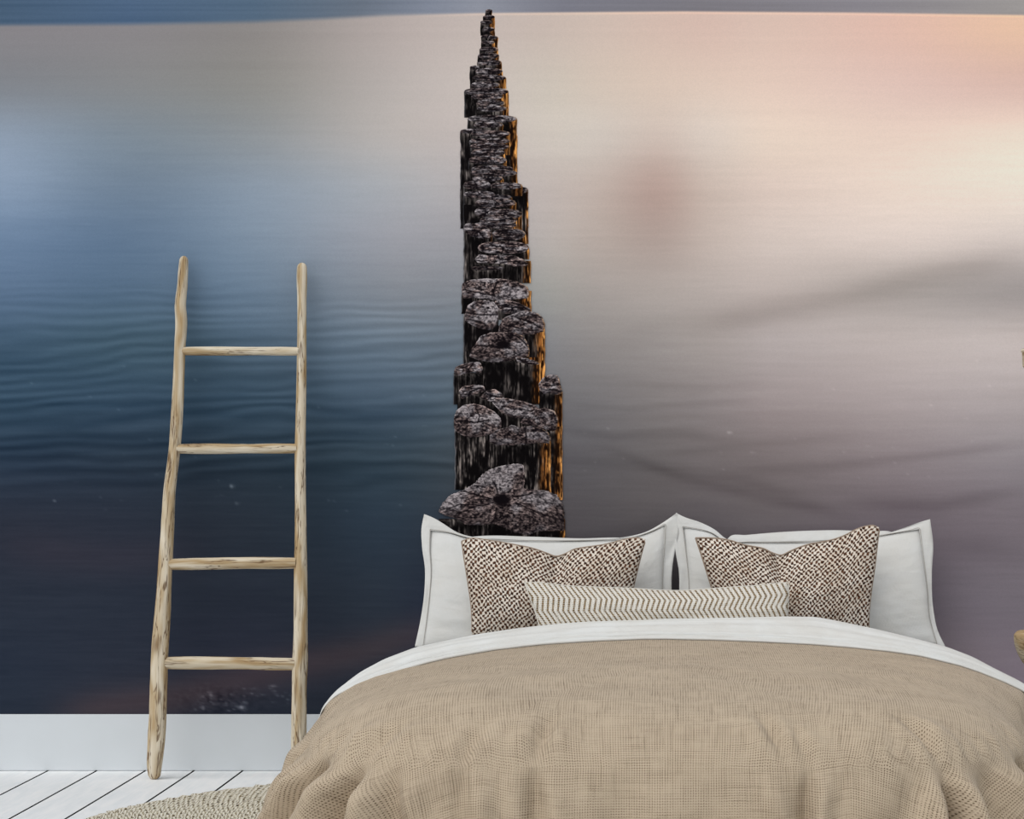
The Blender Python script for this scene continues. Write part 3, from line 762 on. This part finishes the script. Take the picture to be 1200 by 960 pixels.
duvet = thing('duvet', 'beige woven linen duvet draped over the bed', 'duvet', (0, -1.2, .05))
at_parent(grid_mesh('duvet_cover', np.stack([PXx, -PDd, PZ], -1), M_LINEN, uv=np.stack([UVx, UVy], -1)), duvet)

# ---- white sheet folded back over the head end of the duvet
Bk = [(380,840),(388,821),(400,808),(412,797),(424,787),(450,772.5),(487,758.5),(520,751.5),(560,743.5),(600,737.5),(640,732.5),(688,728.5),(740,726.5),(780,725),(850,723.5),(922,722.5),(956,723),(978,727),(1021,736),(1063,746),(1109,758),(1140,770),(1162,782),(1190,796),(1205,805),(1228,826)]
def rs(pts, n):
    p = np.array(pts, float); s = np.concatenate([[0], np.cumsum(np.hypot(*np.diff(p, axis=0).T))]); s /= s[-1]; t = np.linspace(0, 1, n)
    x = np.interp(t, s, p[:, 0]); y = np.interp(t, s, p[:, 1])
    for _ in range(6): x[1:-1] = (x[:-2]+2*x[1:-1]+x[2:])/4; y[1:-1] = (y[:-2]+2*y[1:-1]+y[2:])/4
    return np.stack([x, y], -1)
ns = 360; B_ = rs(Bk, ns); F_ = rs(Fr, ns)
nc = 40
def sheet(name, vA, vB, lift, dA, dB, seed, mat, parent, roll=.012, thick=.010):
    """a cloth band between two fractions of the back/front curves, rolled under at both long edges"""
    v = np.linspace(0, 1, nc); V_ = vA + (vB-vA)*v
    px = B_[:, None, 0]*(1-V_) + F_[:, None, 0]*V_; py = B_[:, None, 1]*(1-V_) + F_[:, None, 1]*V_
    d = dA + (dB-dA)*v[None] + 0*px
    t = np.linspace(0, 1, ns)[:, None]
    Pp = Wn(px, py, d)
    ridge = (fbm(t*9, v[None]*5+seed, seed, 3)-.5)*2
    ridge2 = np.sin((v[None]*2.6 + .9*fbm(t*4, seed, seed+3))*2*PI)
    bump = (ridge*.006 + ridge2*.0035)*np.sin(PI*v[None])**.5 + lift*np.sin(PI*v[None])**.6
    Pp[..., 2] += bump*.55; Pp[..., 1] -= bump*.8
    # wrapped under-edges
    def under(row, off, dz, dy):
        r = row.copy(); r[:, 2] -= dz; r[:, 1] += dy; return r
    rowsP = [under(Pp[:, 0], 0, .030, .012), under(Pp[:, 0], 0, .010, .008)] + [Pp[:, i] for i in range(nc)] + [under(Pp[:, -1], 0, roll*.5, -.003), under(Pp[:, -1], 0, roll, .004), under(Pp[:, -1], 0, roll, .03)]
    PP = np.stack(rowsP, 1)
    arcx = np.concatenate([[0], np.cumsum(np.linalg.norm(np.diff(PP[:, nc//2], axis=0), axis=1))])
    uv = np.stack([arcx[:, None] + 0*PP[..., 0], np.linspace(0, .24, PP.shape[1])[None] + 0*PP[..., 0]], -1)
    return at_parent(grid_mesh(name, PP, mat, uv=uv), parent)
sh = thing('bed_sheet', 'white cotton sheet folded back over the top of the beige duvet', 'bed sheet', (0, -.6, .4))
sheet('folded_band', 0, .80, .010, .47, .64, 71, M_SHEET, sh)
sheet('hem', .74, 1.0, .003, .63, .70, 72, M_SHEET, sh, roll=.008)

# ------------------------------------------------------------------ pillows and cushions
def curve(pts, n):
    p = np.array(pts, float); s = np.concatenate([[0], np.cumsum(np.hypot(*np.diff(p, axis=0).T))]); s /= s[-1]; t = np.linspace(0, 1, n)
    out = []
    for k in range(2):
        v = p[:, k]; i = np.clip(np.searchsorted(s, t, 'right')-1, 0, len(s)-2); f = (t-s[i])/(s[i+1]-s[i]); h = s[i+1]-s[i]
        m = np.gradient(v, s) if len(s) > 2 else np.full(len(s), v[1]-v[0])
        out.append((2*f**3-3*f*f+1)*v[i] + (f**3-2*f*f+f)*h*m[i] + (-2*f**3+3*f*f)*v[i+1] + (f**3-f*f)*h*m[i+1])
    return np.stack(out, -1)
def coons(T, Bt, L, R, nu, nv):
    """T, Bt left->right; L, R top->bottom; image points"""
    T = curve(T, nu); Bt = curve(Bt, nu); L = curve(L, nv); R = curve(R, nv)
    u = np.linspace(0, 1, nu)[:, None, None]; v = np.linspace(0, 1, nv)[None, :, None]
    return (1-v)*T[:, None] + v*Bt[:, None] + (1-u)*L[None] + u*R[None] - ((1-u)*(1-v)*T[0] + u*(1-v)*T[-1] + (1-u)*v*Bt[0] + u*v*Bt[-1])
def pad(name, G, d_top, d_bot, thick, mat, size, mod=None, back=.5, pw=.42, seed=1, wr=.004):
    """a stuffed cloth body whose rim follows the four sides of G"""
    nu, nv, _ = G.shape
    u = np.linspace(0, 1, nu)[:, None]; v = np.linspace(0, 1, nv)[None]
    b = (np.sin(PI*u)**pw)*(np.sin(PI*v)**pw)
    if mod is not None: b = b*mod(u, v)
    wrn = (fbm(u*6, v*6, seed, 3)-.5)*wr*2*np.clip(b*2, 0, 1)
    d0 = d_top + (d_bot-d_top)*v + 0*u
    fr = Wn(G[..., 0], G[..., 1], d0 + thick*b + wrn)
    bk = Wn(G[..., 0], G[..., 1], d0 - thick*back*b - .002)
    # wrap: front grid then back grid joined along u rows (closed tube in v), with closed ends from matching rims
    P = np.concatenate([fr, bk[:, ::-1]], 1)
    P = np.concatenate([P, P[:, :1]], 1)
    uu = (u*size[0] + 0*v); vv = (v*size[1] + 0*u)
    uvf = np.stack([uu, vv], -1); uv = np.concatenate([uvf, uvf[:, ::-1], uvf[:, :1]], 1)
    return grid_mesh(name, P, mat, uv=uv)
def seam(name, pts_px, dfun, r, mat, parent):
    c = curve(pts_px, 80); p = [(*W(x, y, dfun(x, y)), r) for x, y in c[::4]]
    return at_parent(tube(name, p, mat, None, 6, cap=False), parent)

def sham(label, outer, inner, loc, seed, name='pillow'):
    t = thing(name, label, 'pillow', loc, 'white pillows with a flanged edge at the head of the bed')
    dT, dB = .10, .19
    def dpl(y): return dT + (dB-dT)*np.clip((y-605)/150, 0, 1)
    Gi = coons(*inner, 90, 70)
    def mod(u, v): return 1 - .18*np.exp(-((u-.5)/.3)**2)*(1-v)
    body = pad('pillow_body', Gi, dT+.004, dB+.004, .075, M_COTTON, (.66, .36), mod, seed=seed, pw=.45, wr=.006)
    at_parent(body, t)
    # flange ring: outer rim -> inner rim as one closed band with two faces
    def loop(c4, n=70):
        T, Bt, L, R = [curve(c, n) for c in c4]
        return np.concatenate([T[:-1], R[:-1], Bt[::-1][:-1], L[::-1][:-1]])
    Lo = loop(outer); Li = loop(inner); m = len(Lo); k = 7
    f = np.linspace(-.08, 1, k)[None, :, None]
    G = Li[:, None]*(1-f) + Lo[:, None]*f
    a = np.arange(m)[:, None]/m
    wv = (fbm(a*26+seed, f[..., 0]*1.5, seed, 2)-.5)*.016*np.clip(f[..., 0], 0, 1)
    dd = dpl(G[..., 1]) + wv + .004*(1-f[..., 0])
    fr = Wn(G[..., 0], G[..., 1], dd); bk = Wn(G[..., 0], G[..., 1], dd-.004)
    P = np.concatenate([fr, bk[:, ::-1], fr[:, :1]], 1); P = np.concatenate([P, P[:1]], 0)
    uv = np.stack([P[..., 0], P[..., 2]], -1)
    at_parent(grid_mesh('flange', P, M_COTTON, uv=uv), t)
    # stitched line round the body, lying in the hollow between body and flange
    pts = [(*W(x, y, dpl(y)+.008), .0009) for x, y in list(Li[::3]) + [Li[0]]]
    at_parent(tube('stitching', pts, M_SEAM, None, 6, cap=False), t)
    return t
# back pillows first
def back_pillow(label, T, L, R, loc, seed):
    t = thing('pillow', label, 'pillow', loc)
    Bt = [(L[-1][0], L[-1][1]), ((L[-1][0]+R[-1][0])/2, L[-1][1]+3), (R[-1][0], R[-1][1])]
    G = coons(T, Bt, L, R, 90, 50)
    at_parent(pad('pillow_body', G, .030, .060, .050, M_COTTON, (.6, .3), None, back=.3, pw=.35, seed=seed, wr=.012), t)
back_pillow('plain white pillow mostly hidden behind the left flanged pillow', [(540,631),(560,628.5),(620,629),(680,631),(730,630.5),(752,633)], [(540,631),(536,650),(538,700),(545,735)], [(752,633),(757,650),(755,700),(748,735)], (-.34,-.06,.38), 5)
back_pillow('plain white pillow showing its top edge behind the right flanged pillow', [(851,634),(855,629),(875,627),(910,624),(950,622),(985,621.5),(1018,623),(1046,624),(1056,630)], [(851,634),(846,660),(848,700),(852,735)], [(1056,630),(1060,660),(1058,700),(1050,735)], (.42,-.06,.38), 6)

L_out = ([(497,602.5),(508,607),(520,614),(533,622.5),(548,628),(580,631),(640,633),(700,632),(735,629),(758,623),(776,613),(793.5,601)],
         [(486,758),(560,762),(640,763),(720,762),(788,756)],
         [(497,602.5),(494,618),(494.5,640),(498,668),(497.5,690),(493,725),(486,758)],
         [(793.5,601),(795.5,625),(791,645),(787.5,670),(787,700),(787,730),(788,756)])
L_in = ([(504,620.5),(525,623.5),(548,630),(580,632.2),(640,633.6),(700,632.8),(740,630),(765,622),(780,614.5)],
        [(496,757),(560,760),(640,761),(720,760),(776,754)],
        [(504,620.5),(503.5,645),(505,668),(503,700),(499.5,730),(496,757)],
        [(780,614.5),(779,640),(777,665),(776.5,700),(776,730),(776,754)])
sham('white flanged pillow, left of the two, behind the left knitted cushion', L_out, L_in, (-.35, -.15, .38), 11)
R_out = ([(792,601),(802,606),(820,612),(838,621),(851,631.5),(880,634),(940,634),(1000,630),(1030,628),(1043,624),(1063,617.5),(1078,612),(1090,608.5)],
         [(795,756),(860,762),(940,764),(1020,763),(1108,758)],
         [(792,601),(791,625),(791.5,645),(795.5,670),(796,700),(796,730),(795,756)],
         [(1090,608.5),(1093.5,637),(1092,673),(1093.5,712),(1100,742),(1108,758)])
R_in = ([(800,617),(815,619.5),(832,623.5),(850,634),(880,635),(940,635),(1000,631.5),(1035,627),(1055,623.5),(1078,619.5)],
        [(806,756),(860,760),(940,762),(1020,760),(1098,755)],
        [(800,617),(803.5,645),(807,680),(807.5,710),(807,735),(806,756)],
        [(1078,619.5),(1082,650),(1087,690),(1090,725),(1098,755)])
sham('white flanged pillow, right of the two, behind the right knitted cushion', R_out, R_in, (.42, -.15, .38), 12)

def cushion(name, label, T, Bt, L, R, dT, dB, thick, mat, size, loc, mod=None, seed=1, cat='cushion', group=None, pw=.42, piping=None):
    t = thing(name, label, cat, loc, group)
    G = coons(T, Bt, L, R, 150, 90)
    at_parent(pad('cushion_body', G, dT, dB, thick, mat, size, mod, back=.35, pw=pw, seed=seed), t)
    if piping is not None:
        def loop(c4, n=40):
            a, b, c, d = [curve(k, n) for k in c4]
            return np.concatenate([a[:-1], d[:-1], b[::-1][:-1], c[::-1]])
        lp = loop((T, Bt, L, R)); ymin, ymax = lp[:, 1].min(), lp[:, 1].max()
        pts = [(*W(x, y, dT + (dB-dT)*(y-ymin)/(ymax-ymin)), .0022) for x, y in lp[::2]]
        at_parent(tube('piping', pts, piping, None, 6, cap=False), t)
    return t
KP = mat_plain('brown_piping_cord', '#a08f80', .9, .05)
def notch(c):
    def f(u, v): return (1 - .55*np.exp(-((u-c-.02*v)/.045)**2)*np.clip(1-v*1.7, 0, 1) - .25*np.exp(-((u-c)/.16)**2)*np.clip(1-v*1.3, 0, 1))
    return f
cushion('knitted_cushion', 'brown and cream knitted cushion with dented top, at the left, behind the zigzag bolster',
        [(541,634.5),(548,631.5),(555,631),(570,633),(587,635.5),(603,638.5),(619,641.5),(633,645.5),(648,651),(655,652.5),(661,650),(667,646),(677,643),(690,641),(707,638.5),(722,635),(736,631.5),(747,631),(756.5,632)],
        [(553.5,744),(600,747),(650,748),(700,747),(738,742)],
        [(541,634.5),(544,655),(549,687),(552.5,713),(553.5,744)], [(756.5,632),(752,648),(747,668),(742,690),(738,742)],
        .255, .325, .078, M_KNIT, (.50, .27), (-.32, -.32, .38), notch(.52), 31, group='brown and cream knitted cushions', piping=KP)
cushion('knitted_cushion', 'brown and cream knitted cushion with dented top, at the right, behind the zigzag bolster',
        [(815,630.5),(830,630.5),(848,632),(861,635),(873,639),(885,641),(896,643.5),(905,648),(911.5,652),(917,650),(925,646.5),(937,641.5),(950,637.5),(965,635),(978,632),(989,628),(998,623.5),(1007,619),(1015,617),(1024,616.5),(1030.5,618)],
        [(846,742),(900,747),(950,747),(990,744),(1018,739)],
        [(815,630.5),(822,651),(829,673),(837,700),(846,742)], [(1030.5,618),(1028.5,635),(1025,665),(1021,693),(1018.5,716),(1018,739)],
        .255, .325, .078, M_KNIT, (.50, .30), (.35, -.32, .38), notch(.44), 32, group='brown and cream knitted cushions', piping=KP)
cushion('bolster_cushion', 'long narrow white cushion with mustard zigzag lines, in front of the knitted cushions',
        [(615,683),(628,683),(640,684),(667,687),(700,688.5),(741,690),(773,692),(800,692.5),(837,690),(865,688),(893,686),(910,684),(924,683)],
        [(634,741),(680,738),(740,734),(800,732),(860,731),(921,730)],
        [(615,683),(621,700),(628,719),(634,741)], [(924,683),(923.5,702),(922.5,722),(921,730)],
        .415, .45, .050, M_CHEV, (.71, .122), (-.01, -.42, .38), None, 33, piping=mat_plain('white_piping', '#d9d5cc', .9, .05), pw=.35)

# ------------------------------------------------------------------ stool and lamp at the right edge of the frame
def lathe(name, prof, mat, parent, nr=48, wob=0, seed=1):
    th = np.linspace(0, 2*PI, nr+1); r = np.array([p[0] for p in prof]); z = np.array([p[1] for p in prof])
    TH, R = np.meshgrid(th, r, indexing='ij'); Z = np.meshgrid(th, z, indexing='ij')[1]
    R = R*(1+wob*(fbm(np.cos(TH)*2+4, np.sin(TH)*2+Z*6, seed)-.5))
    P = np.stack([R*np.cos(TH), R*np.sin(TH), Z], -1)
    s = np.concatenate([[0], np.cumsum(np.hypot(np.diff(r), np.diff(z)))])
    uv = np.stack([s[None]+0*TH, TH*.19], -1)
    o = grid_mesh(name, P, mat, uv=uv); o.parent = parent; return o
SX, SD = 1.183, .28
stool = thing('wooden_stool', 'round thick-seated pale wooden stool at the right edge beside the bed', 'stool', (SX, -SD, 0))
lathe('seat', [(0.0001,.302),(.05,.302),(.12,.304),(.150,.310),(.168,.322),(.182,.340),(.194,.362),(.202,.385),(.2045,.405),(.2035,.417),(.197,.424),(.12,.426),(.0001,.426)], M_STOOL, stool, wob=.02)
for i in range(3):
    a = 2*PI*i/3 + .5
    pts = [(.17*math.cos(a), .17*math.sin(a), 0.0, .014), (.14*math.cos(a), .14*math.sin(a), .15, .018), (.10*math.cos(a), .10*math.sin(a), .306, .022)]
    tube('leg', pts, M_STOOL, stool, 16, cap=False)
lamp = thing('table_lamp', 'tall lamp with a shallow pale wooden shade standing on the stool at the right edge', 'lamp', (SX, -SD, .426))
lathe('lamp_base', [(.0001,0),(.07,0),(.074,.006),(.072,.016),(.03,.026),(.012,.04),(.0001,.042)], M_STOOL, lamp)
tube('pole', [(0,0,.03,.009),(0,0,.35,.008),(0,0,.76,.008)], M_STOOL, lamp, 14, cap=False)
lathe('lamp_shade', [(.02,.835),(.06,.830),(.12,.818),(.170,.803),(.1825,.7965),(.1845,.790),(.181,.788),(.1795,.750),(.176,.744),(.1745,.750),(.176,.785),(.12,.808),(.02,.822)], M_STOOL, lamp)
lathe('bulb', [(.0001,.742),(.014,.745),(.025,.757),(.028,.775),(.022,.795),(.012,.812),(.0001,.815)], mat_plain('frosted_bulb_glass', '#eeeae2', .4, .5), lamp)
